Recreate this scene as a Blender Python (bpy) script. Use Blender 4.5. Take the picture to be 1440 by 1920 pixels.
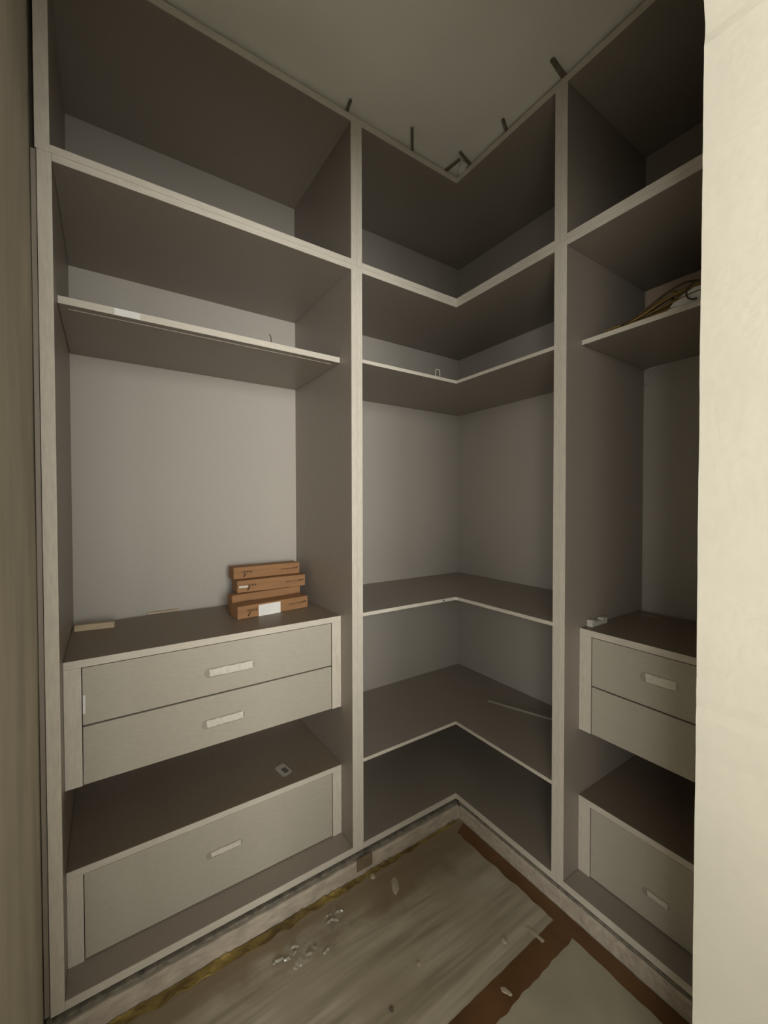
import bpy, bmesh, math, random
from mathutils import Vector, Matrix, noise

for o in list(bpy.data.objects):
    bpy.data.objects.remove(o, do_unlink=True)
S = bpy.context.scene
COL = S.collection
random.seed(7)

# ------------------------------------------------------------------ camera
CAM = Vector((1.1909, -1.1436, 1.2715))
YAW, PITCH, ROLL, FPX = .9789, -.0178, -.0018, 773.67
fwd = Vector((-math.sin(YAW)*math.cos(PITCH), math.cos(YAW)*math.cos(PITCH), math.sin(PITCH)))
rgt = Vector((math.cos(YAW), math.sin(YAW), 0))
upv = rgt.cross(fwd)
r2 = rgt*math.cos(ROLL) + upv*math.sin(ROLL)
u2 = -rgt*math.sin(ROLL) + upv*math.cos(ROLL)
cd = bpy.data.cameras.new('camera')
cam = bpy.data.objects.new('camera', cd)
COL.objects.link(cam)
cam.matrix_world = Matrix(((r2.x, u2.x, -fwd.x, CAM.x), (r2.y, u2.y, -fwd.y, CAM.y),
                           (r2.z, u2.z, -fwd.z, CAM.z), (0, 0, 0, 1)))
cd.sensor_fit = 'VERTICAL'
cd.sensor_height = 36
cd.lens = FPX/1920*36
cd.clip_start = .02
S.camera = cam

# ------------------------------------------------------------------ world, light, exposure
E_EAST, E_SOUTH = 230, 66
w = bpy.data.worlds.new('world')
S.world = w
w.use_nodes = True
w.node_tree.nodes['Background'].inputs[0].default_value = (.75, .8, .85, 1)
w.node_tree.nodes['Background'].inputs[1].default_value = .25
BX, BY0, BY1 = 3.7, -3.1, 1.1          # the bedroom behind the camera: east, south and north walls
def window_light(name, loc, direction, w_, h_, energy):
    ld = bpy.data.lights.new(name, 'AREA')
    ld.shape = 'RECTANGLE'
    ld.size, ld.size_y = w_, h_
    ld.energy = energy
    ld.color = (1, .975, .89)
    lo = bpy.data.objects.new(name, ld)
    COL.objects.link(lo)
    lo.location = loc
    lo.rotation_euler = Vector(direction).to_track_quat('-Z', 'Z').to_euler()
window_light('window_daylight_east', (BX+.16, -1.45, 1.47), (-1, 0, 0), 2.8, 1.74, E_EAST)
window_light('window_daylight_south', (2.765, BY0-.16, 1.47), (0, 1, 0), 1.37, 1.74, E_SOUTH)
S.view_settings.view_transform = 'Standard'
S.view_settings.look = 'None'
S.view_settings.exposure = 0.0
S.view_settings.gamma = 1
S.view_settings.use_curve_mapping = False

# ------------------------------------------------------------------ materials
def mat(name, base, rough=.5, var=.06, scale=(8, 8, 8), bump=0, bscale=200, detail=4, spec=.3, c2=None, coat=0):
    m = bpy.data.materials.new(name)
    m.use_nodes = True
    nt = m.node_tree
    b = nt.nodes['Principled BSDF']
    b.inputs['Roughness'].default_value = rough
    b.inputs['Specular IOR Level'].default_value = spec
    b.inputs['Coat Weight'].default_value = coat
    tc = nt.nodes.new('ShaderNodeTexCoord')
    mp = nt.nodes.new('ShaderNodeMapping')
    mp.inputs['Scale'].default_value = scale
    nt.links.new(tc.outputs['Object'], mp.inputs[0])
    n = nt.nodes.new('ShaderNodeTexNoise')
    n.inputs['Scale'].default_value = 1
    n.inputs['Detail'].default_value = detail
    nt.links.new(mp.outputs[0], n.inputs[0])
    r = nt.nodes.new('ShaderNodeValToRGB')
    if c2 is None:
        r.color_ramp.elements[0].color = tuple(max(0, c*(1-var)) for c in base)+(1,)
        r.color_ramp.elements[1].color = tuple(min(1, c*(1+var)) for c in base)+(1,)
    else:
        r.color_ramp.elements[0].color = tuple(base)+(1,)
        r.color_ramp.elements[1].color = tuple(c2)+(1,)
    r.color_ramp.elements[0].position = .3
    r.color_ramp.elements[1].position = .7
    nt.links.new(n.outputs[0], r.inputs[0])
    nt.links.new(r.outputs[0], b.inputs['Base Color'])
    if bump:
        n2 = nt.nodes.new('ShaderNodeTexNoise')
        n2.inputs['Scale'].default_value = bscale
        n2.inputs['Detail'].default_value = 5
        nt.links.new(tc.outputs['Object'], n2.inputs[0])
        bp = nt.nodes.new('ShaderNodeBump')
        bp.inputs['Strength'].default_value = bump
        bp.inputs['Distance'].default_value = .004
        nt.links.new(n2.outputs[0], bp.inputs['Height'])
        nt.links.new(bp.outputs[0], b.inputs['Normal'])
    return m

M = {}
M['panel'] = mat('taupe_laminate', (.335, .295, .255), .42, .05, (260, 260, 60), .05, 700)
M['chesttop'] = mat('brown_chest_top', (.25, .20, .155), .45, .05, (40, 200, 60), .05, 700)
M['back'] = mat('taupe_back_board', (.45, .42, .385), .5, .04, (300, 300, 300), .04, 700)
M['front'] = mat('drawer_front_laminate', (.485, .455, .39), .45, .05, (60, 60, 260), .05, 700)
M['edge'] = mat('pale_edge_band', (.655, .61, .54), .5, .07, (160, 160, 30), .08, 400)
M['edge_h'] = mat('pale_edge_band_lying', (.655, .61, .54), .5, .07, (24, 24, 300), .08, 400)
M['plaster_l'] = mat('grey_plaster', (.60, .545, .44), .85, .14, (11, 11, 2.6), .35, 40)
M['plaster_r'] = mat('cream_plaster', (.60, .575, .50), .8, .05, (5, 5, 4), .15, 60)
M['ceil'] = mat('ceiling_board', (.88, .87, .80), .9, .03, (4, 4, 4), .1, 150)
M['room'] = mat('room_grey_plaster', (.52, .50, .455), .9, .03)
M['roomfloor'] = mat('pale_room_floor', (.80, .77, .71), .7, .05)
M['kerb'] = mat('rough_cement', (.50, .44, .37), .85, .18, (60, 25, 60), .5, 120)
M['dark'] = mat('dark_gap_shade', (.22, .20, .165), .85, .4, (60, 60, 60), .2, 150)
M['card'] = mat('brown_cardboard', (.335, .178, .085), .7, .12, (30, 8, 60), .1, 200)
M['carton'] = mat('grey_brown_carton', (.36, .29, .23), .75, .08)
M['ink'] = mat('dark_print', (.05, .025, .012), .7, .2)
M['paper'] = mat('white_paper', (.85, .85, .84), .6, .03, (90, 90, 90))
M['paper_ink'] = mat('pale_grey_print', (.58, .60, .64), .6, .03)
M['tape'] = mat('masking_tape', (.74, .71, .63), .6, .08, (90, 90, 90), .4, 300)
M['recess'] = mat('routed_grip', (.37, .345, .295), .6, .05)
M['wood'] = mat('raw_pine', (.56, .45, .32), .7, .15, (60, 8, 60))
M['blocker_slab'] = mat('white_blocker_slab', (.82, .80, .76), .6, .03)
M['shim'] = mat('dark_shim_wood', (.17, .14, .11), .7, .2, (60, 60, 60))
M['brown'] = mat('brown_packing_tape', (.170, .086, .036), .42, .22, (9, 9, 9), .15, 30, spec=.4)
M['plasticw'] = mat('white_plastic', (.62, .60, .56), .35, .02)
M['wire'] = mat('brass_brown_wire', (.26, .17, .055), .45, .25, (90, 90, 90))
M['wire2'] = mat('dark_wire', (.07, .05, .035), .5, .2)
M['flake'] = mat('pale_flake', (.50, .44, .345), .8, .1, (60, 60, 60))
M['stain'] = mat('brown_stained_board', (.20, .15, .095), .6, .2, (14, 14, 14))

def floor_mat(name, a, b, scale, mixc):
    m = bpy.data.materials.new(name)
    m.use_nodes = True
    nt = m.node_tree
    bs = nt.nodes['Principled BSDF']
    tc = nt.nodes.new('ShaderNodeTexCoord')
    mp = nt.nodes.new('ShaderNodeMapping')
    mp.inputs['Scale'].default_value = scale
    nt.links.new(tc.outputs['Object'], mp.inputs[0])
    n = nt.nodes.new('ShaderNodeTexNoise')
    n.inputs['Scale'].default_value = 1
    n.inputs['Detail'].default_value = 5
    n.inputs['Distortion'].default_value = .4
    nt.links.new(mp.outputs[0], n.inputs[0])
    r = nt.nodes.new('ShaderNodeValToRGB')
    r.color_ramp.elements[0].color = a+(1,)
    r.color_ramp.elements[0].position = .36
    r.color_ramp.elements[1].color = b+(1,)
    r.color_ramp.elements[1].position = .62
    nt.links.new(n.outputs[0], r.inputs[0])
    n2 = nt.nodes.new('ShaderNodeTexNoise')
    n2.inputs['Scale'].default_value = 5
    n2.inputs['Detail'].default_value = 6
    nt.links.new(tc.outputs['Object'], n2.inputs[0])
    r2_ = nt.nodes.new('ShaderNodeValToRGB')
    r2_.color_ramp.elements[0].position = .45
    r2_.color_ramp.elements[1].position = .72
    nt.links.new(n2.outputs[0], r2_.inputs[0])
    mx = nt.nodes.new('ShaderNodeMixRGB')
    nt.links.new(r2_.outputs[0], mx.inputs[0])
    nt.links.new(r.outputs[0], mx.inputs[1])
    mx.inputs[2].default_value = mixc+(1,)
    nt.links.new(mx.outputs[0], bs.inputs['Base Color'])
    bs.inputs['Roughness'].default_value = .6
    bs.inputs['Specular IOR Level'].default_value = .25
    bp = nt.nodes.new('ShaderNodeBump')
    bp.inputs['Strength'].default_value = .12
    bp.inputs['Distance'].default_value = .003
    nt.links.new(n.outputs[0], bp.inputs['Height'])
    nt.links.new(bp.outputs[0], bs.inputs['Normal'])
    return m
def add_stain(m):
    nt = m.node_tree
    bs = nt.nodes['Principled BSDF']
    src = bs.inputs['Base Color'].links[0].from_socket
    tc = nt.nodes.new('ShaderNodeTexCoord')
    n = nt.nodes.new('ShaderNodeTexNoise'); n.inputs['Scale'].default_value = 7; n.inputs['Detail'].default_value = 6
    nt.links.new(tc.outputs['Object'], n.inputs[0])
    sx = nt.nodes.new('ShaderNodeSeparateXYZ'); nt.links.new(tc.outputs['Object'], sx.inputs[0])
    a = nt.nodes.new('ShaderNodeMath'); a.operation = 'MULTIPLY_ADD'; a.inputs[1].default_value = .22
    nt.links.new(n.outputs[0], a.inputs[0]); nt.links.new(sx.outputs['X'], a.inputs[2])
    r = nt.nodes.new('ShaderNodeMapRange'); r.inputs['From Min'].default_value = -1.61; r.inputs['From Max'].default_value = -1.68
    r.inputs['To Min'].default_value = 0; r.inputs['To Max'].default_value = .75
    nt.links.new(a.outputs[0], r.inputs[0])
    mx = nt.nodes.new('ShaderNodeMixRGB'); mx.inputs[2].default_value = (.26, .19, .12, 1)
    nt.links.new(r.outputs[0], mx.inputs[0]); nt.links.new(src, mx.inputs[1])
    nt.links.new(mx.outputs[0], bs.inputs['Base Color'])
M['board'] = floor_mat('streaked_floor_board', (.36, .315, .235), (.60, .55, .445), (34, 2.2, 10), (.43, .375, .285))
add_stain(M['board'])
M['board2'] = floor_mat('smooth_floor_board', (.44, .41, .315), (.50, .47, .365), (6, 5, 5), (.40, .37, .28))
M['screed'] = floor_mat('screed', (.25, .21, .15), (.31, .27, .2), (10, 10, 10), (.22, .18, .12))
M['yellow'] = floor_mat('yellow_barrier_tape', (.17, .115, .04), (.43, .32, .10), (30, 14, 30), (.12, .08, .035))

def film_mat():
    m = bpy.data.materials.new('clear_plastic_film')
    m.use_nodes = True
    nt = m.node_tree
    b = nt.nodes['Principled BSDF']
    b.inputs['Base Color'].default_value = (.72, .68, .6, 1)
    b.inputs['Roughness'].default_value = .10
    b.inputs['Alpha'].default_value = .16
    b.inputs['Specular IOR Level'].default_value = .8
    return m
M['film'] = film_mat()
M['glint_crease'] = mat('pale_film_glint', (.40, .375, .32), .15, .05, spec=.7)

# ------------------------------------------------------------------ helpers
def link(o, parent=None):
    COL.objects.link(o)
    if parent is not None:
        o.parent = parent
    return o

def tag(o, label=None, cat=None, group=None, kind=None):
    if label: o['label'] = label
    if cat: o['category'] = cat
    if group: o['group'] = group
    if kind: o['kind'] = kind
    return o

def thing(name, label, cat, loc, group=None, rz=0):
    o = bpy.data.objects.new(name, None)
    o.empty_display_size = .05
    o.location = loc
    o.rotation_euler = (0, 0, rz)
    link(o)
    return tag(o, label, cat, group)

def root_of(p):
    v = Vector((0, 0, 0))
    while p is not None:
        v += p.location
        p = p.parent
    return v

def obj(name, bm, m, parent=None, loc=None, smooth=False):
    me = bpy.data.meshes.new(name)
    bmesh.ops.recalc_face_normals(bm, faces=bm.faces)
    bm.to_mesh(me)
    bm.free()
    me.materials.append(M[m] if isinstance(m, str) else m)
    if smooth:
        for p in me.polygons: p.use_smooth = True
    o = bpy.data.objects.new(name, me)
    if loc is not None: o.location = loc
    return link(o, parent)

def add_box(bm, a, b, bev=0):
    x0, y0, z0 = a; x1, y1, z1 = b
    r = bmesh.ops.create_cube(bm, size=1)
    vs = r['verts']
    bmesh.ops.scale(bm, vec=(x1-x0, y1-y0, z1-z0), verts=vs)
    bmesh.ops.translate(bm, vec=((x0+x1)/2, (y0+y1)/2, (z0+z1)/2), verts=vs)
    if bev:
        es = list({e for v in vs for e in v.link_edges})
        bmesh.ops.bevel(bm, geom=es, offset=bev, segments=1, affect='EDGES')

def box(name, a, b, m, parent=None, bev=.0008):
    """world-space box as a mesh; as a child it is stored relative to its parents"""
    lo_ = Vector(tuple(min(p, q) for p, q in zip(a, b)))
    hi = Vector(tuple(max(p, q) for p, q in zip(a, b)))
    bm = bmesh.new()
    if parent is None:
        org = Vector(((lo_.x+hi.x)/2, (lo_.y+hi.y)/2, lo_.z))
        add_box(bm, lo_-org, hi-org, bev)
        return obj(name, bm, m, None, org)
    org = root_of(parent)
    add_box(bm, lo_-org, hi-org, bev)
    return obj(name, bm, m, parent)

def add_prism(bm, pts, z0, z1, axis='z'):
    """extrude a plan outline; axis says which way it is extruded"""
    def P(p, h):
        if axis == 'z': return (p[0], p[1], h)
        if axis == 'x': return (h, p[0], p[1])
        return (p[0], h, p[1])
    lo_ = [bm.verts.new(P(p, z0)) for p in pts]
    hi = [bm.verts.new(P(p, z1)) for p in pts]
    n = len(pts)
    bm.faces.new(lo_[::-1]); bm.faces.new(hi)
    for i in range(n):
        bm.faces.new((lo_[i], lo_[(i+1) % n], hi[(i+1) % n], hi[i]))

def prism(name, pts, z0, z1, m, parent=None, axis='z', tri=True):
    org = root_of(parent) if parent is not None else Vector((0, 0, 0))
    bm = bmesh.new()
    add_prism(bm, pts, z0, z1, axis)
    bmesh.ops.translate(bm, vec=-org, verts=bm.verts)
    if tri:
        bmesh.ops.triangulate(bm, faces=[f for f in bm.faces if len(f.verts) > 4])
    return obj(name, bm, m, parent)

def add_tube(bm, pts, r, n=6):
    pts = [Vector(p) for p in pts]
    rings = []
    for i, p in enumerate(pts):
        t = (pts[min(i+1, len(pts)-1)]-pts[max(i-1, 0)]).normalized()
        a = t.orthogonal().normalized() if i == 0 else (pa - t*pa.dot(t)).normalized()
        pa = a
        b = t.cross(a)
        rings.append([bm.verts.new(p + r*(math.cos(k*2*math.pi/n)*a + math.sin(k*2*math.pi/n)*b)) for k in range(n)])
    for u, v in zip(rings, rings[1:]):
        for k in range(n):
            bm.faces.new((u[k], u[(k+1) % n], v[(k+1) % n], v[k]))
    bm.faces.new(rings[0][::-1]); bm.faces.new(rings[-1])

# ------------------------------------------------------------------ levels and plan
FZ = .03                      # floor
CZ = 2.556                    # closet ceiling
YW = -1.275                   # face of the left wall
XP0, XP1 = .938, 1.088        # partition with the doorway
YJ = -.40                     # right jamb of the doorway
HEAD = 2.035
YJL = -1.20                   # left jamb
YL, YA, YA2 = -1.237, -.4500, -.4706      # left unit inner faces, seam
YC = -.4294                   # corner unit left inner face
XC, XS, XR = .4256, .446, .4660
XE = .917
D, DB = .4853, .4300
REC = .0803
Z_B0, Z_B1 = .099, .120
Z_D0, Z_DM, Z_D1 = 2.0419, 2.059, 2.0758
Z_T0, Z_T1 = 2.520, 2.5415

# ------------------------------------------------------------------ structure
def struct(o): return tag(o, kind='structure')
fl = box('floor', (-.60, -3.7, FZ-.1), (4.4, 1.35, FZ-.0005), 'screed', None, 0); struct(fl)
c = box('ceiling', (-.60, -1.40, CZ), (XP0-.001, .62, CZ+.1), 'ceil', None, 0); struct(c)
struct(box('wall_back', (-.62, -1.40, FZ), (-.50, .62, CZ-.001), 'room', None, 0))
struct(box('wall_far', (-.498, .50, FZ), (XP0-.001, .62, CZ-.001), 'room', None, 0))

# plaster wall beside the left unit: a slightly wavy face
bm = bmesh.new()
nx, nz = 30, 60
vs = {}
x0, x1 = -.499, XP0-.001
for i in range(nx+1):
    for k in range(nz+1):
        x = x0+(x1-x0)*i/nx; z = FZ+(CZ-.002-FZ)*k/nz
        y = YW + .0022*noise.noise(Vector((x*7, 3.3, z*2.2)))-.001
        vs[i, k] = bm.verts.new((x, y, z))
for i in range(nx):
    for k in range(nz):
        bm.faces.new((vs[i, k], vs[i+1, k], vs[i+1, k+1], vs[i, k+1]))
r = bmesh.ops.extrude_face_region(bm, geom=list(bm.faces))
for v in r['geom']:
    if isinstance(v, bmesh.types.BMVert): v.co.y = YW-.12
struct(obj('wall_left', bm, 'plaster_l', smooth=False))

# partition with the doorway; the right jamb edge is rough and the head corner rounded
pts = [(BY1, FZ), (BY1, 2.70), (BY0, 2.70), (BY0, FZ), (YJL, FZ), (YJL, HEAD)]
R_ = .028
for k in range(7):
    a = math.pi/2*k/6
    pts.append((YJ-R_+R_*math.sin(a), HEAD-R_+R_*math.cos(a)))
nj = 110
for k in range(1, nj):
    z = HEAD-R_-.002 - (HEAD-R_-.002-FZ)*k/nj
    j = .0022*noise.noise(Vector((z*9, 1.7, 0)))+.0013*noise.noise(Vector((z*41, 5.1, 0)))
    if k < 3: j += .004
    pts.append((YJ+j, z))
pts.append((YJ, FZ))
struct(prism('wall_right', pts, XP0, XP1, 'plaster_r', None, 'x'))

# the bedroom behind the camera, with a tall window in the east and one in the south wall
def wall_with_window(name, win, axis, p, a0, a1, w0, w1, z0, z1):
    bm = bmesh.new()
    fr = bmesh.new()
    t = .15 if p > 0 else -.15
    def bx_(bm_, l, h, zl, zh, d0, d1):
        if axis == 'x': add_box(bm_, (min(d0, d1), l, zl), (max(d0, d1), h, zh))
        else: add_box(bm_, (l, min(d0, d1), zl), (h, max(d0, d1), zh))
    for l, h, zl, zh in ((a0, w0, FZ, 2.70), (w1, a1, FZ, 2.70), (w0, w1, FZ, z0), (w0, w1, z1, 2.70)):
        bx_(bm, l, h, zl, zh, p, p+t)
    struct(obj(name, bm, 'room'))
    d0, d1 = p+t*.4, p+t*.7
    for l, h, zl, zh in ((w0, w0+.05, z0, z1), (w1-.05, w1, z0, z1), (w0+.05, w1-.05, z0, z0+.05), (w0+.05, w1-.05, z1-.05, z1),
                         ((w0+w1)/2-.03, (w0+w1)/2+.03, z0+.05, z1-.05)):
        bx_(fr, l, h, zl, zh, d0, d1)
    struct(obj(win, fr, 'plasticw'))
wall_with_window('wall_room_east', 'window_1', 'x', BX, BY0, BY1, -2.85, -.05, .60, 2.34)
wall_with_window('wall_room_south', 'window_2', 'y', BY0, XP1, BX, 2.08, 3.45, .60, 2.34)
struct(box('wall_room_north', (XP1, BY1+.002, FZ), (BX+.15, BY1+.12, 2.70), 'room', None, 0))
struct(box('ceiling_room', (XP0, BY0-.15, 2.702), (BX+.15, BY1+.12, 2.80), 'room', None, 0))
struct(box('floor_room', (XP1+.002, BY0, FZ-.0004), (BX, BY1, FZ+.0005), 'roomfloor', None, 0))

# unseen stack of slabs added outside the doorway to shade the low left
ps = thing('light_blocker', 'added unseen stack of white slabs blocking low light outside the closet', 'light blocker', (1.95, -.22, FZ+.001))
for k in range(23):
    box('panel', (1.62+.004*(k % 3), -1.10+.006*(k % 4), FZ+.0012+k*.040), (2.42+.004*(k % 2), +.55-.005*(k % 3), FZ+.0392+k*.040), 'blocker_slab', ps, .001)

# kerbs under the units: rough cement with an uneven top edge and face
def kerb(name, along, a0, a1, face, back, z0, z1, seed):
    bm = bmesh.new()
    n = 90
    rows = []
    for i in range(n+1):
        s = a0+(a1-a0)*i/n
        g = lambda f, q: noise.noise(Vector((s*f, q+seed, 0)))
        prof = [(face+.0025*g(18, .1), z0), (face+.0025*g(23, 2.2), z0+(z1-z0)*.5),
                (face+.003*g(25, 4.2), z1-.006+.003*g(30, 7)),
                (face-.006*math.copysign(1, face-back)+.002*g(20, 9), z1+.0025*g(22, 11)), (back, z1)]
        rows.append([bm.verts.new((d, s, z) if along == 'y' else (s, d, z)) for d, z in prof] +
                    [bm.verts.new((back, s, z0) if along == 'y' else (s, back, z0))])
    m_ = len(rows[0])
    for u, v in zip(rows, rows[1:]):
        for k in range(m_):
            bm.faces.new((u[k], u[(k+1) % m_], v[(k+1) % m_], v[k]))
    bm.faces.new(rows[0]); bm.faces.new(rows[-1][::-1])
    return struct(obj(name, bm, 'kerb'))
kerb('trim_1', 'y', YW+.001, .001, .020, -.30, FZ, .0815, 0)
kerb('trim_2', 'x', .021, XP0-.002, -.002, .30, FZ, .0815, 5)
# dark strips standing in for shade and dust between kerb and units
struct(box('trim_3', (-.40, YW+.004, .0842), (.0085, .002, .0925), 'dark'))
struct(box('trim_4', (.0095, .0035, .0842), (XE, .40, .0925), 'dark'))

# floor boards: a streaked sheet, a smooth sheet, a stained strip
box('board', (.0225, YW+.004, FZ-.0003), (.505, -.0045, FZ+.003), 'board', fl, .0005)
box('board', (.508, YW+.004, FZ-.0003), (XP0-.003, -.0045, FZ+.003), 'board2', fl, .0005)
FT = FZ+.003

# ------------------------------------------------------------------ wardrobe units
def hpanel(name, parent, x0, x1, y0, y1, z0, z1, face, m='panel'):
    """a lying panel with its pale front edge strip; face = 'x' (left run) or 'y' (right run)"""
    if face == 'x':
        p = box(name, (x0, y0, z0), (x1-.0012, y1, z1), m, parent)
        box('edge_strip', (x1-.0012, y0, z0), (x1, y1, z1), 'edge_h', p, 0)
    else:
        p = box(name, (x0, y0+.0012, z0), (x1, y1, z1), m, parent)
        box('edge_strip', (x0, y0, z0), (x1, y0+.0012, z1), 'edge_h', p, 0)
    return p

def vpanel(name, parent, x0, x1, y0, y1, z0, z1, face):
    if face == 'x':
        p = box(name, (x0, y0, z0), (x1-.0012, y1, z1), 'panel', parent)
        box('edge_strip', (x1-.0012, y0, z0), (x1, y1, z1), 'edge', p, 0)
    else:
        p = box(name, (x0, y0+.0012, z0), (x1, y1, z1), 'panel', parent)
        box('edge_strip', (x0, y0, z0), (x1, y0+.0012, z1), 'edge', p, 0)
    return p

G = .0004
# --- left run (front on x = 0)
YO = -1.263
ul = thing('wardrobe_cabinet', 'tall left cabinet holding two drawer chests and a row of brown boxes', 'cabinet', (-.24, -.85, Z_B0), 'wardrobe carcasses')
vpanel('side_panel', ul, -D, 0, YO, YL, Z_B0, Z_DM-G, 'x')
vpanel('side_panel', ul, -D, 0, YA2, YA-G, Z_B0, Z_DM-G, 'x')
hpanel('bottom_panel', ul, -D, 0, YL+G, YA2-G, Z_B0, Z_B1, 'x')
hpanel('top_panel', ul, -D, 0, YL+G, YA2-G, Z_D0, Z_DM-G, 'x')
box('back_panel', (-D-.006, YO, Z_B0), (-D-G, YA-G, Z_DM-G), 'back', ul, 0)
sh = hpanel('shelf', ul, -D, -REC, YL+.001, YA2-.001, 1.760, 1.778, 'x')
box('tape', (-REC, -1.121, 1.7605), (-REC+.0006, -1.064, 1.7775), 'paper', sh, 0)
box('groove_strip', (-REC-.03, YL+.02, 1.7592), (-REC-.026, YA2-.02, 1.760), 'edge_h', sh, 0)
box('filler_strip', (-.03, YW+.001, Z_B0), (-.006, YO-.002, Z_DM-G), 'panel', ul, 0)

tl = thing('top_cabinet', 'dark open top cabinet at upper left, above the boxes', 'cabinet', (-.24, -.85, Z_DM), 'wardrobe carcasses')
vpanel('side_panel', tl, -D, 0, YO-.003, YL-.003, Z_DM, Z_T0-G, 'x')
vpanel('side_panel', tl, -D, 0, YA2, YA-G, Z_DM, Z_T0-G, 'x')
hpanel('bottom_panel', tl, -D, .0005, YL-.003+G, YA2-G, Z_DM, Z_D1, 'x')
hpanel('top_panel', tl, -D, .0005, YO, YA-G, Z_T0, Z_T1, 'x')
box('back_panel', (-D-.006, YO, Z_DM), (-D-G, YA-G, Z_T1), 'back', tl, 0)

# --- corner
def Lpts(y0, x1, e=0):
    return [(0+e, y0), (0+e, 0-e), (x1, 0-e), (x1, DB), (-DB, DB), (-DB, y0)]
def Lpanel(name, parent, z0, z1, rad=0):
    pts = Lpts(YC+G, XC-G, -.0012)
    p = prism(name, pts, z0, z1, 'panel', parent)
    # the pale edge strip turns the inner corner
    def arc(e):
        if not rad: return [(e, -e)]
        c_ = (rad, -rad)
        return [(c_[0]+(-rad+e)*math.cos(a), c_[1]+(rad-e)*math.sin(a)) for a in [math.pi/2*k/5 for k in range(6)]]
    outer = [(0, YC+G)] + arc(0) + [(XC-G, 0)]
    inner = [(-.0012, YC+G)] + ([(-.0012, .0012)]) + [(XC-G, .0012)]
    prism('edge_strip', outer+inner[::-1], z0, z1, 'edge_h', p)
    return p
uc = thing('corner_wardrobe', 'tall L-shaped corner cabinet with three empty angled shelves', 'cabinet', (-.1, .1, Z_B0), 'wardrobe carcasses')
vpanel('side_panel', uc, -DB, 0, YA, YC, Z_B0, Z_DM-G, 'x')
vpanel('side_panel', uc, XC, XS-G, 0, DB, Z_B0, Z_DM-G, 'y')
Lpanel('bottom_panel', uc, Z_B0, Z_B1)
Lpanel('top_panel', uc, Z_D0, Z_DM-G)
box('back_panel', (-DB-.006, YA, Z_B0), (-DB-G, DB+.006, Z_DM-G), 'back', uc, 0)
box('back_panel', (-DB, DB+G, Z_B0), (XS-G, DB+.006, Z_DM-G), 'back', uc, 0)
s1 = Lpanel('shelf', uc, 1.7455, 1.757)
s2 = Lpanel('shelf', uc, .8945, .9064, .012)
s3 = Lpanel('shelf', uc, .3975, .4091)
box('edge_label', (0, -.076, .8952), (.0008, -.023, .9060), 'plasticw', s2, 0)
bm = bmesh.new()
bmesh.ops.create_cone(bm, cap_ends=True, segments=12, radius1=.0032, radius2=.0032, depth=.001,
                      matrix=Matrix.Translation(Vector((.0012, -.066, .9006))-root_of(s2)) @ Matrix.Rotation(math.pi/2, 4, 'Y'))
obj('dowel_hole', bm, 'ink', s2)

tc_ = thing('corner_top_cabinet', 'dark L-shaped top cabinet in the corner under the ceiling', 'cabinet', (-.1, .1, Z_DM), 'wardrobe carcasses')
vpanel('side_panel', tc_, -DB, 0, YA, YC, Z_DM, Z_T0-G, 'x')
vpanel('side_panel', tc_, XC, XS-G, 0, DB, Z_DM, Z_T0-G, 'y')
Lpanel('bottom_panel', tc_, Z_DM, Z_D1)
YC_, XC_ = YC, XC
YC, XC = YA, XS-G
Lpanel('top_panel', tc_, Z_T0, Z_T1)
YC, XC = YC_, XC_
box('back_panel', (-DB-.006, YA, Z_DM), (-DB-G, DB+.006, Z_T1), 'back', tc_, 0)
box('back_panel', (-DB, DB+G, Z_DM), (XS-G, DB+.006, Z_T1), 'back', tc_, 0)

# --- right run (front on y = 0)
ur = thing('wardrobe_cabinet', 'tall right cabinet half hidden by the cream wall, with drawers inside', 'cabinet', (.69, .24, Z_B0), 'wardrobe carcasses')
vpanel('side_panel', ur, XS, XR, 0, D, Z_B0, Z_DM-G, 'y')
vpanel('side_panel', ur, XE, XE+.019, 0, D, Z_B0, Z_DM-G, 'y')
hpanel('bottom_panel', ur, XR+G, XE-G, 0, D, Z_B0, Z_B1, 'y')
hpanel('top_panel', ur, XR+G, XE-G, 0, D, Z_D0, Z_DM-G, 'y')
bk = box('back_panel', (XS, D+G, Z_B0), (XE+.019, D+.006, Z_DM-G), 'back', ur, 0)
hpanel('shelf', ur, XR+.001, XE-.001, REC, D, 1.763, 1.777, 'y')
for z in (1.757, 1.706):
    bm = bmesh.new()
    add_tube(bm, [Vector((.470, D-.004, z))-root_of(ur), Vector((.484, D-.006, z-.003))-root_of(ur),
                  Vector((.492, D-.004, z+.002))-root_of(ur), Vector((.504, D-.006, z+.001))-root_of(ur)], .0028)
    o = obj('clear_clip', bm, 'plasticw', ur, smooth=True)
tr = thing('top_cabinet', 'dark top cabinet at upper right, cut off by the cream wall', 'cabinet', (.69, .24, Z_DM), 'wardrobe carcasses')
vpanel('side_panel', tr, XS, XR, 0, D, Z_DM, Z_T0-G, 'y')
vpanel('side_panel', tr, XE, XE+.019, 0, D, Z_DM, Z_T0-G, 'y')
hpanel('bottom_panel', tr, XR+G, XE-G, 0, D, Z_DM, Z_D1, 'y')
hpanel('top_panel', tr, XS, XE+.019, -.0005, D, Z_T0, Z_T1, 'y')
box('back_panel', (XS, D+G, Z_DM), (XE+.019, D+.006, Z_T1), 'back', tr, 0)

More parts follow.
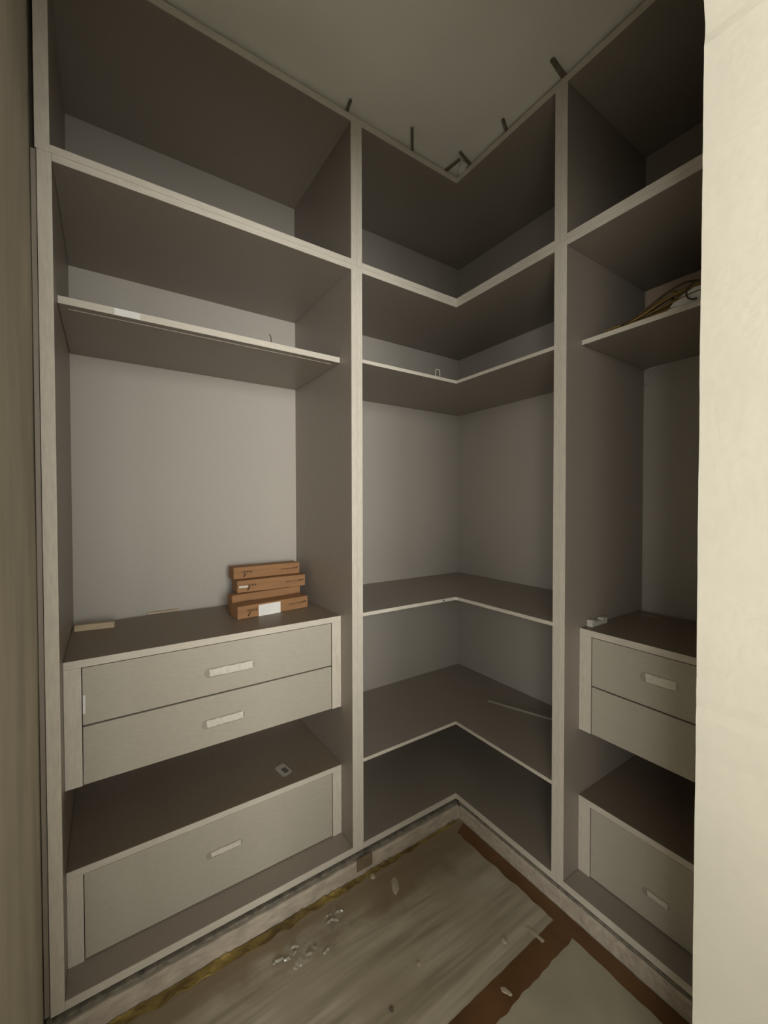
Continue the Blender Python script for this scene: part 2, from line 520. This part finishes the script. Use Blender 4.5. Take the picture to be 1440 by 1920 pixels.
# ------------------------------------------------------------------ drawer chests
def stadium(cx, cz, L, H, n=8, rough=0, seed=0, square_end=None):
    r = H/2
    pts = []
    for k in range(n+1):
        a = -math.pi/2+math.pi*k/n
        q = (1, 1) if square_end == 'hi' and 0 < k < n else None
        pts.append((cx+L/2-r+r*math.cos(a), cz+r*math.sin(a)))
    for k in range(n+1):
        a = math.pi/2+math.pi*k/n
        pts.append((cx-L/2+r+r*math.cos(a), cz+r*math.sin(a)))
    return pts

def torn(cx, cz, L, H, seed):
    """outline of a torn piece of tape, square at one end"""
    rr = random.Random(seed)
    pts = []
    n = 12
    for k in range(n+1):
        pts.append((cx-L/2+L*k/n, cz-H/2+rr.uniform(-.0012, .0012)))
    for k in range(n+1):
        pts.append((cx+L/2-L*k/n, cz+H/2+rr.uniform(-.0012, .0012)))
    pts[0] = (pts[0][0]+.006, pts[0][1]); pts[-1] = (pts[-1][0]+.004, pts[-1][1])
    return pts

def chest(name, label, run, a0, a1, f0, f1, z0, z1, zt, rows, grips):
    """run 'x': front on x=-REC, a along y; run 'y': front on y=REC, a along x. rows = drawer z ranges"""
    def bx(nm, al, ah, dl, dh, zl, zh, m, par, bev=.0008):
        # d = depth from the front going in
        if run == 'x':
            return box(nm, (-REC-dh, al, zl), (-REC-dl, ah, zh), m, par, bev)
        return box(nm, (al, REC+dl, zl), (ah, REC+dh, zh), m, par, bev)
    DD = .38
    loc = (-REC-DD/2, (a0+a1)/2, z0) if run == 'x' else ((a0+a1)/2, REC+DD/2, z0)
    t = thing(name, label, 'drawer chest', loc, 'drawer chests inside the wardrobe')
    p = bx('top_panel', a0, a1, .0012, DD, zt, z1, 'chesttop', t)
    bx('edge_strip', a0, a1, 0, .0012, zt, z1, 'edge_h', p, 0)
    for (l, h) in ((a0, f0), (f1, a1)):
        p = bx('filler_panel', l, h, .0012, .02, z0, zt-G, 'panel', t)
        bx('edge_strip', l, h, 0, .0012, z0, zt-G, 'edge', p, 0)
    for l, h in ((f0-.018, f0-G), (f1+G, f1+.018)):
        bx('side_panel', l, h, .0204, DD, z0, zt-G, 'panel', t)
    bx('back_panel', f0, f1, DD-.012, DD, z0, zt-G, 'panel', t)
    for i, (zl, zh) in enumerate(rows):
        d = bx('drawer', f0+.0018, f1-.0018, .0018, .0195, zl, zh, 'front', t, .0007)
        bx('drawer_tray', f0+.014, f1-.014, .020, DD-.03, zl+.012, zh-.03, 'panel', d)
        g = grips[i] if i < len(grips) else None
        if g:
            c0, c1, zc, H = g
            ax = 'x' if run == 'x' else 'y'
            f_ = (-REC-.0018) if run == 'x' else (REC+.0018)
            s = 1 if run == 'x' else -1
            prism('grip_rim', stadium((c0+c1)/2-.002, zc, (c1-c0)+.016, H+.007), f_-s*.0003, f_+s*.0005, 'recess', d, ax)
            prism('masking_tape', torn((c0+c1)/2, zc, (c1-c0), H, int(abs(c0)*1e4)), f_+s*.0005, f_+s*.0011, 'tape', d, ax)
    return t

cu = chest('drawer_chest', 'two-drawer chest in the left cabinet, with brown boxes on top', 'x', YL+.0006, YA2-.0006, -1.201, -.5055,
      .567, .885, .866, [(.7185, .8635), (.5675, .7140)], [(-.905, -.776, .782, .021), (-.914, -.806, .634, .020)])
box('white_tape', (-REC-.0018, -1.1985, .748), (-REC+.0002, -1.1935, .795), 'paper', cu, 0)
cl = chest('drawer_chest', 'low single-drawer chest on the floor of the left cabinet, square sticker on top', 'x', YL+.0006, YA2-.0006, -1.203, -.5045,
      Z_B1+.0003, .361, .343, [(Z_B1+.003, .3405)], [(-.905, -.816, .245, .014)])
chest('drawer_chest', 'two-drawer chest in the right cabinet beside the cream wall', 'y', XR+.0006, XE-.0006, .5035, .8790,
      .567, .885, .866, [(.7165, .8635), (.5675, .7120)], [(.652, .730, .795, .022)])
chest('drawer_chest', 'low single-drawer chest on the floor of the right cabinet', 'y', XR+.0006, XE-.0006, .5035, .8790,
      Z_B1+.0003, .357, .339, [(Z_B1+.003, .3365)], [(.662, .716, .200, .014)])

# sticker (print left blank where the photo has a code)
st = thing('sticker', 'small pale square sticker on the low left chest', 'sticker', (-.1646, -.6501, .3611))
bm = bmesh.new()
q = [(-.191, -.6736), (-.2019, -.6372), (-.1386, -.6266), (-.1267, -.663)]
cx, cy = -.1646, -.6501
def rnd(q, f=.16):
    out = []
    for i in range(4):
        a, b, c_ = Vector(q[i-1]), Vector(q[i]), Vector(q[(i+1) % 4])
        out += [tuple(b+(a-b)*f), tuple(b+(a-b)*f*.3+(c_-b)*f*.3), tuple(b+(c_-b)*f)]
    return out
add_prism(bm, [(x-cx, y-cy) for x, y in rnd(q)], .0002, .0007)
obj('backing', bm, mat('grey_sticker', (.50, .47, .42), .6, .04), st)
bm = bmesh.new()
add_prism(bm, [((x-cx)*.45+.004, (y-cy)*.45+.004) for x, y in q], .0007, .0009)
obj('print_field', bm, mat('dark_sticker_print', (.15, .13, .11), .6, .2, (200, 200, 200)), st)

# ------------------------------------------------------------------ brown boxes
def carton(label, cx, cy, z, rz, L, Dp, H, paper=False, silver=False, seed=0):
    """long cardboard box; local x = depth, +x is the printed front; local y = length"""
    t = thing('cardboard_box', label, 'box', (cx, cy, z), 'long brown boxes on the left chest', rz)
    bm = bmesh.new()
    add_box(bm, (-Dp/2, -L/2, .0002), (Dp/2, L/2, H), .0012)
    obj('carton', bm, 'card', t)
    f = Dp/2
    rr = random.Random(seed)
    # lid flap line along the top of the front
    bm = bmesh.new()
    add_box(bm, (f-.010, -L/2+.001, H), (f+.0006, L/2-.001, H+.0008))
    obj('flap', bm, 'card', t)
    box_local('end_fold', (f, -L/2+.0012, .0015), (f+.0007, -L/2+.0042, H-.002), 'card', t)
    box_local('end_fold', (f, L/2-.0042, .0015), (f+.0007, L/2-.0012, H-.002), 'card', t)
    # printed word and emblem at the left, small line of print at the right
    bm = bmesh.new()
    y = -L/2+.032
    zc = H*.60
    for k in range(7):
        w_ = rr.uniform(.0035, .0052)
        h_ = .0032 if k else .0020
        add_box(bm, (f, y, zc-h_), (f+.0004, y+w_*.34, zc+h_))
        add_box(bm, (f, y, zc+rr.choice((-1, 0, 1))*h_*.75-.0008), (f+.0004, y+w_*.8, zc+rr.choice((-1, 0, 1))*0+.0008))
        if k % 2: add_box(bm, (f, y+w_*.6, zc-h_), (f+.0004, y+w_*.85, zc+h_*.8))
        y += w_+.0012
    y0 = -L/2+.036
    for a, b in (((y0, .17), (y0+.004, .30)), ((y0+.003, .24), (y0+.007, .42)), ((y0+.006, .36), (y0+.010, .46)), ((y0-.001, .14), (y0+.003, .22))):
        add_box(bm, (f, a[0], H*a[1]), (f+.0004, b[0], H*b[1]))
    obj('print', bm, 'ink', t)
    bm = bmesh.new()
    y = L/2-.078
    while y < L/2-.030:
        w_ = rr.uniform(.002, .005)
        add_box(bm, (f, y, H*.50), (f+.0004, y+w_, H*.56))
        y += w_+.0014
    for k in range(3):
        add_box(bm, (f, L/2-.028+k*.0075, H*.48), (f+.0004, L/2-.028+k*.0075+.0045, H*.60+k*.001))
    obj('small_print', bm, 'ink', t)
    if paper:
        pl = box_local('paper_label', (f+.0004, -.060, -.0005), (f+.0011, .022, H*.90), 'paper', t)
        bm = bmesh.new()
        for k in range(5):
            add_box(bm, (f+.0011, -.054, H*(.18+.13*k)), (f+.0013, -.054+rr.uniform(.03, .07), H*(.20+.13*k)))
        obj('label_print', bm, 'paper_ink', pl)
    if silver:
        box_local('silver_tape', (f+.0004, -L/2+.006, H*.42), (f+.0010, -L/2+.038, H*.58), 'tape', t)
    return t
def box_local(name, a, b, m, parent):
    bm = bmesh.new()
    add_box(bm, a, b)
    return obj(name, bm, m, parent)
ZC = .8853
BL, BD, BH = .268, .066, .043
carton('long brown cardboard box with white paper label, in front on the chest', -.2755, -.654, ZC, math.radians(7), BL, BD, BH, True, seed=1)
carton('long brown box second from the bottom, mostly hidden behind the labelled box', -.342, -.651, ZC, math.radians(7), BL, BH, .0672, seed=2)
carton('long brown box with a torn silvery tape strip, second from the top', -.366, -.627, ZC+.0683, math.radians(1), .262, .070, BH, silver=True, seed=3)
carton('topmost long brown cardboard box of the stack', -.401, -.633, ZC+.0683+.0441, math.radians(1.5), .258, BD, BH, seed=4)

# ------------------------------------------------------------------ loose bits on shelves
def plank(name, label, cat, pts, z, h, m, group=None):
    bm = bmesh.new()
    c_ = Vector((sum(p[0] for p in pts)/len(pts), sum(p[1] for p in pts)/len(pts), z))
    add_prism(bm, [(p[0]-c_.x, p[1]-c_.y) for p in pts], 0, h)
    bmesh.ops.bevel(bm, geom=list(bm.edges), offset=min(.0012, h*.2), segments=1, affect='EDGES')
    return tag(obj(name, bm, m, None, c_), label, cat, group)
plank('wood_offcut', 'short pale wood offcut at the left end of the chest top', 'offcut',
      [(-.372, -1.230), (-.356, -1.128), (-.376, -1.125), (-.392, -1.228)], .8853, .019, 'wood', 'offcuts on the left chest')
plank('wood_offcut', 'thin pale offcut lying against the back panel of the left cabinet', 'offcut',
      [(-.470, -1.030), (-.470, -.93), (-.484, -.93), (-.484, -1.030)], .8853, .007, 'wood', 'offcuts on the left chest')
plank('wooden_lath', 'thin lath lying across the lowest angled corner shelf', 'lath',
      [(-.042, .226), (.40, .388), (.396, .400), (-.046, .238)], .4094, .009, 'panel')
cn = bmesh.new()
add_box(cn, (-.009, -.045, 0), (.009, .045, .013), .001)
add_box(cn, (-.009, -.045, .013), (.009, -.028, .021), .001)
add_box(cn, (-.009, .020, .013), (.009, .045, .019), .001)
tag(obj('plastic_connector', cn, 'plasticw', None, (.478, .160, .8853)), 'white plastic connector block on the right chest, near the divider', 'connector')
tag(box('card_scrap', (.50, .40, .8853), (.56, .43, .8865), 'carton', None, 0), 'small flat brown scrap at the back of the right chest top', 'scrap')
bm = bmesh.new()
add_tube(bm, [(0, -.0105, 0), (0, -.0105, .0245), (0, -.0075, .029), (0, .0075, .0285), (0, .0105, .024), (0, .0105, 0)], .0018)
o = tag(obj('shelf_bracket', bm, 'plasticw', None, (-.012, -.086, 1.759), smooth=False), 'small pale U-shaped clip standing on the upper corner shelf', 'clip')
bm = bmesh.new()
add_tube(bm, [(0, 0, 0), (0, .002, .012), (0, .001, .024), (0, -.004, .031)], .0014)
tag(obj('wire_end', bm, 'wire2', None, (-.1, -.707, 1.7795)), 'short dark wire end poking up from the left shelf', 'wire')

# carton and wires on the right shelf
bm = bmesh.new()
prof = [(0, 0), (.32, 0), (.32, .150), (.014, .154), (.004, .150), (0, .140)]
add_prism(bm, prof, 0, .16, 'y')
bmesh.ops.bevel(bm, geom=list(bm.edges), offset=.002, segments=1, affect='EDGES')
tag(obj('carton', bm, 'carton', None, (.572, .25, 1.7775)), 'grey brown carton at the back of the right shelf behind the wires', 'box')
wt = thing('wire_bundle', 'bundle of brass brown wires lying on the right shelf', 'wires', (.66, .13, 1.7775))
rr = random.Random(11)
for k in range(26):
    y0 = rr.uniform(-.035, .07); dz = rr.uniform(.0, .012)
    l0 = -.12+rr.uniform(-.015, .05); l1 = .02+rr.uniform(0, .16)
    pts = []
    n = 9
    hh = rr.uniform(.01, .085)
    for i in range(n):
        s = i/(n-1)
        pts.append((l0+(l1-l0)*s, y0+.03*(s-.5)+.006*math.sin(s*5+k), .0035+dz*s+hh*math.sin(math.pi*min(1, s*.75))*s))
    bm = bmesh.new()
    add_tube(bm, pts, .0028, 5)
    obj('wire', bm, 'wire' if k % 5 else 'wire2', wt, smooth=True)
bm = bmesh.new()
add_tube(bm, [(.098+.020*math.cos(a)*1.1, -.03, .036+.022*math.sin(a)) for a in [2*math.pi*i/14-.6 for i in range(13)]], .0022, 5)
obj('wire_loop', bm, 'wire2', wt, smooth=True)
bm = bmesh.new()
add_prism(bm, [(-.01, .0077), (.06, .0077), (.085, .022), (.10, .052), (.06, .056), (.02, .040)], 0, .004, 'y')
tag(obj('paper_scrap', bm, 'paper', None, (.690, .108, 1.7775-.0075)), 'pale paper scrap among the wires on the right shelf', 'paper')

# ------------------------------------------------------------------ shims between the units and the ceiling
def shim(label, x0, y0, x1, y1, w_=.0065, back=.05):
    w_ *= 1.6
    a = Vector((x0, y0)); b = Vector((x1, y1))
    d = (b-a).normalized(); a2 = a-d*back
    n_ = Vector((-d.y, d.x))*w_/2
    c_ = (a2+b)/2
    bm = bmesh.new()
    pts = [a2-n_, b-n_*.8, b+n_*.8, a2+n_]
    add_prism(bm, [(p.x-c_.x, p.y-c_.y) for p in pts], 0, .0075)
    bmesh.ops.bevel(bm, geom=list(bm.edges), offset=.0008, segments=1, affect='EDGES')
    tag(obj('packing_shim', bm, 'shim', None, (c_.x, c_.y, Z_T1+.0006)), label, 'shim', 'shims under the ceiling')
shim('dark shim under the ceiling above the left divider', .004, -.4845, .038, -.4912)
shim('long dark shim under the ceiling, midway along the left corner edge', .003, -.220, .068, -.2707)
shim('dark shim under the ceiling, left of the pair at the inner corner', .010, -.0527, .0644, -.0463)
shim('dark shim under the ceiling, right of the pair at the inner corner', .0735, -.012, .088, -.0694, back=.03)
shim('short dark shim under the ceiling, midway along the right corner edge', .245, -.010, .2597, -.0405, back=.03)
shim('dark shim under the ceiling above the right divider', .4545, -.018, .4611, -.0704, .009, back=.04)
plank('foam_wedge', 'small white wedge between the two shims at the inner ceiling corner', 'wedge',
      [(.014, -.012), (.060, -.036), (.066, -.010), (.03, .012)], Z_T1+.0006, .006, 'paper')

# ------------------------------------------------------------------ things on the floor
def rough_strip(pts_a, pts_b, n=60, amp=.003, seed=0, f=30):
    """outline between two polylines with ragged edges"""
    def samp(P):
        P = [Vector(p) for p in P]
        L = [0]
        for a, b in zip(P, P[1:]): L.append(L[-1]+(b-a).length)
        out = []
        for i in range(n+1):
            s = L[-1]*i/n
            for j in range(len(P)-1):
                if s <= L[j+1]+1e-9:
                    t_ = (s-L[j])/(L[j+1]-L[j]); out.append(P[j]+(P[j+1]-P[j])*t_); break
        return out
    A, B = samp(pts_a), samp(pts_b)
    res = []
    for i, (a, b) in enumerate(zip(A, B)):
        d = (b-a).normalized()
        res.append((a+d*amp*.3*noise.noise(Vector((a.x*f, a.y*f, seed))), b+d*amp*noise.noise(Vector((b.x*f, b.y*f, seed+9)))))
    return res
def strip_obj(name, rows, z, h, m, wav=0, seed=0, sub=1):
    bm = bmesh.new()
    c_ = Vector(((rows[0][0].x+rows[-1][1].x)/2, (rows[0][0].y+rows[-1][1].y)/2, z))
    top, bot = [], []
    for a, b in rows:
        tr_, br_ = [], []
        for k in range(sub+1):
            p = a+(b-a)*k/sub
            q = (p.x-c_.x, p.y-c_.y)
            e = h+wav*abs(noise.noise(Vector((p.x*40, p.y*40, seed))))*(2 if k in (0, sub) else 1)
            tr_.append(bm.verts.new((q[0], q[1], e))); br_.append(bm.verts.new((q[0], q[1], 0)))
        top.append(tr_); bot.append(br_)
    for i in range(len(rows)-1):
        for k in range(sub):
            bm.faces.new((top[i][k], top[i+1][k], top[i+1][k+1], top[i][k+1]))
            bm.faces.new((bot[i][k], bot[i][k+1], bot[i+1][k+1], bot[i+1][k]))
        bm.faces.new((top[i][0], bot[i][0], bot[i+1][0], top[i+1][0]))
        bm.faces.new((top[i][sub], top[i+1][sub], bot[i+1][sub], bot[i][sub]))
    for i in (0, len(rows)-1):
        for k in range(sub):
            bm.faces.new((top[i][k], top[i][k+1], bot[i][k+1], bot[i][k]))
    return obj(name, bm, m, None, c_)
TZ = FT+.0003
tag(strip_obj('brown_tape', rough_strip([(.048, -.006), (.935, -.006)], [(.070, -.060), (.25, -.0545), (.42, -.052), (.935, -.056)], 90, .006, 1), TZ, .0005, 'brown'),
    'brown packing tape running along the right kerb', 'tape', 'brown floor tapes')
tag(strip_obj('brown_tape', rough_strip([(.470, -.040), (.480, -.62)], [(.532, -.040), (.545, -.62)], 60, .006, 3), TZ+.0006, .0005, 'brown'),
    'brown packing tape branching off across the floor boards', 'tape', 'brown floor tapes')
tag(strip_obj('yellow_tape', rough_strip([(.0235, -1.262), (.0235, -.012)], [(.050, -1.262), (.052, -1.0), (.052, -.80), (.045, -.57), (.043, -.43), (.036, -.2), (.031, -.03)], 160, .010, 5, 26), TZ, .0006, 'yellow', .006, 3, 4),
    'crumpled yellow tape with dark smudges along the left kerb', 'tape')
def blob(name, label, cat, cx, cy, rx, ry, h, m, rz=0, seed=0, n=18, group=None, z=TZ):
    bm = bmesh.new()
    pts = []
    for k in range(n):
        a = 2*math.pi*k/n
        q = 1+.35*noise.noise(Vector((math.cos(a)*1.6, math.sin(a)*1.6, seed)))
        x, y = rx*q*math.cos(a), ry*q*math.sin(a)
        pts.append((x*math.cos(rz)-y*math.sin(rz), x*math.sin(rz)+y*math.cos(rz)))
    lo_ = [bm.verts.new((p[0], p[1], 0)) for p in pts]
    hi = [bm.verts.new((p[0]*.85, p[1]*.85, h*(.7+.5*abs(noise.noise(Vector((p[0]*90, p[1]*90, seed))))))) for p in pts]
    ct = bm.verts.new((0, 0, h))
    bm.faces.new(lo_[::-1])
    for k in range(n):
        bm.faces.new((lo_[k], lo_[(k+1) % n], hi[(k+1) % n], hi[k]))
        bm.faces.new((hi[k], hi[(k+1) % n], ct))
    return tag(obj(name, bm, m, None, (cx, cy, z)), label, cat, group)
blob('plaster_flake', 'curled pale plaster flake on the floor near the left divider', 'flake', .112, -.378, .030, .013, .004, 'flake', -.5, 4)
plank('paper_strip', 'thin pale paper strip on the floor where the brown tapes meet', 'paper',
      [(.428, -.142), (.492, -.137), (.491, -.127), (.445, -.130)], TZ+.0008, .0012, 'flake')
blob('plaster_flake', 'small pale flake lying on the branching brown tape', 'flake', .510, -.316, .014, .007, .003, 'flake', .4, 9, z=TZ+.0008)
blob('debris_lump', 'small crumb on the floor boards near the branching tape', 'crumb', .427, -.222, .008, .006, .006, 'flake', 0, 12, 10)
blob('debris_lump', 'small crumb in the middle of the streaked floor board', 'crumb', .337, -.460, .008, .005, .005, 'flake', .6, 15, 10)
blob('debris_lump', 'dark crumb on the streaked board nearest the camera', 'crumb', .379, -.578, .006, .005, .006, 'shim', .2, 17, 10)
blob('debris_lump', 'brownish crumb stuck on the right end of the yellow tape', 'crumb', .050, -.425, .010, .007, .008, 'flake', .2, 21, 12, z=TZ+.003)
# wrinkled clear film
bm = bmesh.new()
n, m_ = 40, 18
g = {}
for i in range(n+1):
    for k in range(m_+1):
        s, t_ = i/n, k/m_
        x = .088+.085*t_ - .02*s
        y = -.785+.215*s + .02*t_
        p = Vector((x*55, y*38, 2))
        z = .0006+.016*max(0, noise.noise(p))**1.3+.007*abs(noise.noise(p*2.9))
        if i in (0, n) or k in (0, m_): z = .0004
        x += .006*noise.noise(Vector((y*40, 1, 0))); y += .006*noise.noise(Vector((x*60, 4, 0)))
        g[i, k] = bm.verts.new((x-.12, y+.67, z))
for i in range(n):
    for k in range(m_):
        e = min(i/n, 1-i/n, k/m_, 1-k/m_)*2+.55*noise.noise(Vector((i*.16, k*.22, 8)))
        if e > .16:
            bm.faces.new((g[i, k], g[i+1, k], g[i+1, k+1], g[i, k+1]))
bmesh.ops.delete(bm, geom=[v for v in bm.verts if not v.link_faces], context='VERTS')
pf = thing('plastic_film', 'wrinkled scrap of clear plastic film on the floor by the yellow tape', 'plastic', (.12, -.67, TZ+.0006))
obj('sheet', bm, 'film', pf)
rr = random.Random(5)
for cx_, cy_, ln, az in ((.118, -.772, .030, 1.5), (.128, -.748, .020, 1.1), (.124, -.728, .016, 2.2), (.150, -.694, .022, 1.4), (.146, -.672, .014, .4),
                         (.168, -.652, .026, 1.8), (.110, -.722, .024, 1.3), (.100, -.606, .026, 1.5), (.108, -.590, .016, .9), (.084, -.600, .012, 2.0), (.090, -.574, .030, 1.4)):
    c2 = bmesh.new()
    P_ = []
    for i in range(8):
        t_ = i/7-.5
        px = cx_-.12+math.cos(az)*ln*t_+rr.uniform(-.0015, .0015)
        py = cy_+.67+math.sin(az)*ln*t_+rr.uniform(-.0015, .0015)
        hgt = .003+.006*(.25-t_*t_)*4*rr.uniform(.6, 1)
        P_.append(((px, py, .0005), (px+.002*math.sin(az), py-.002*math.cos(az), hgt)))
    vs_ = [(c2.verts.new(a_), c2.verts.new(b_), c2.verts.new((b_[0]+.003*math.sin(az), b_[1]-.003*math.cos(az), .0008))) for a_, b_ in P_]
    for u_, v_ in zip(vs_, vs_[1:]):
        c2.faces.new((u_[0], v_[0], v_[1], u_[1])); c2.faces.new((u_[1], v_[1], v_[2], u_[2]))
    obj('glint_crease', c2, 'glint_crease', pf)  # folds coloured pale to stand in for glints on the film
# brown wooden packer on the kerb below the left divider
tag(box('packing_block', (.0245, -.470, .058), (.030, -.412, .0965), 'stain', None, .001), 'brown packer stuck on the kerb below the left divider', 'packer')
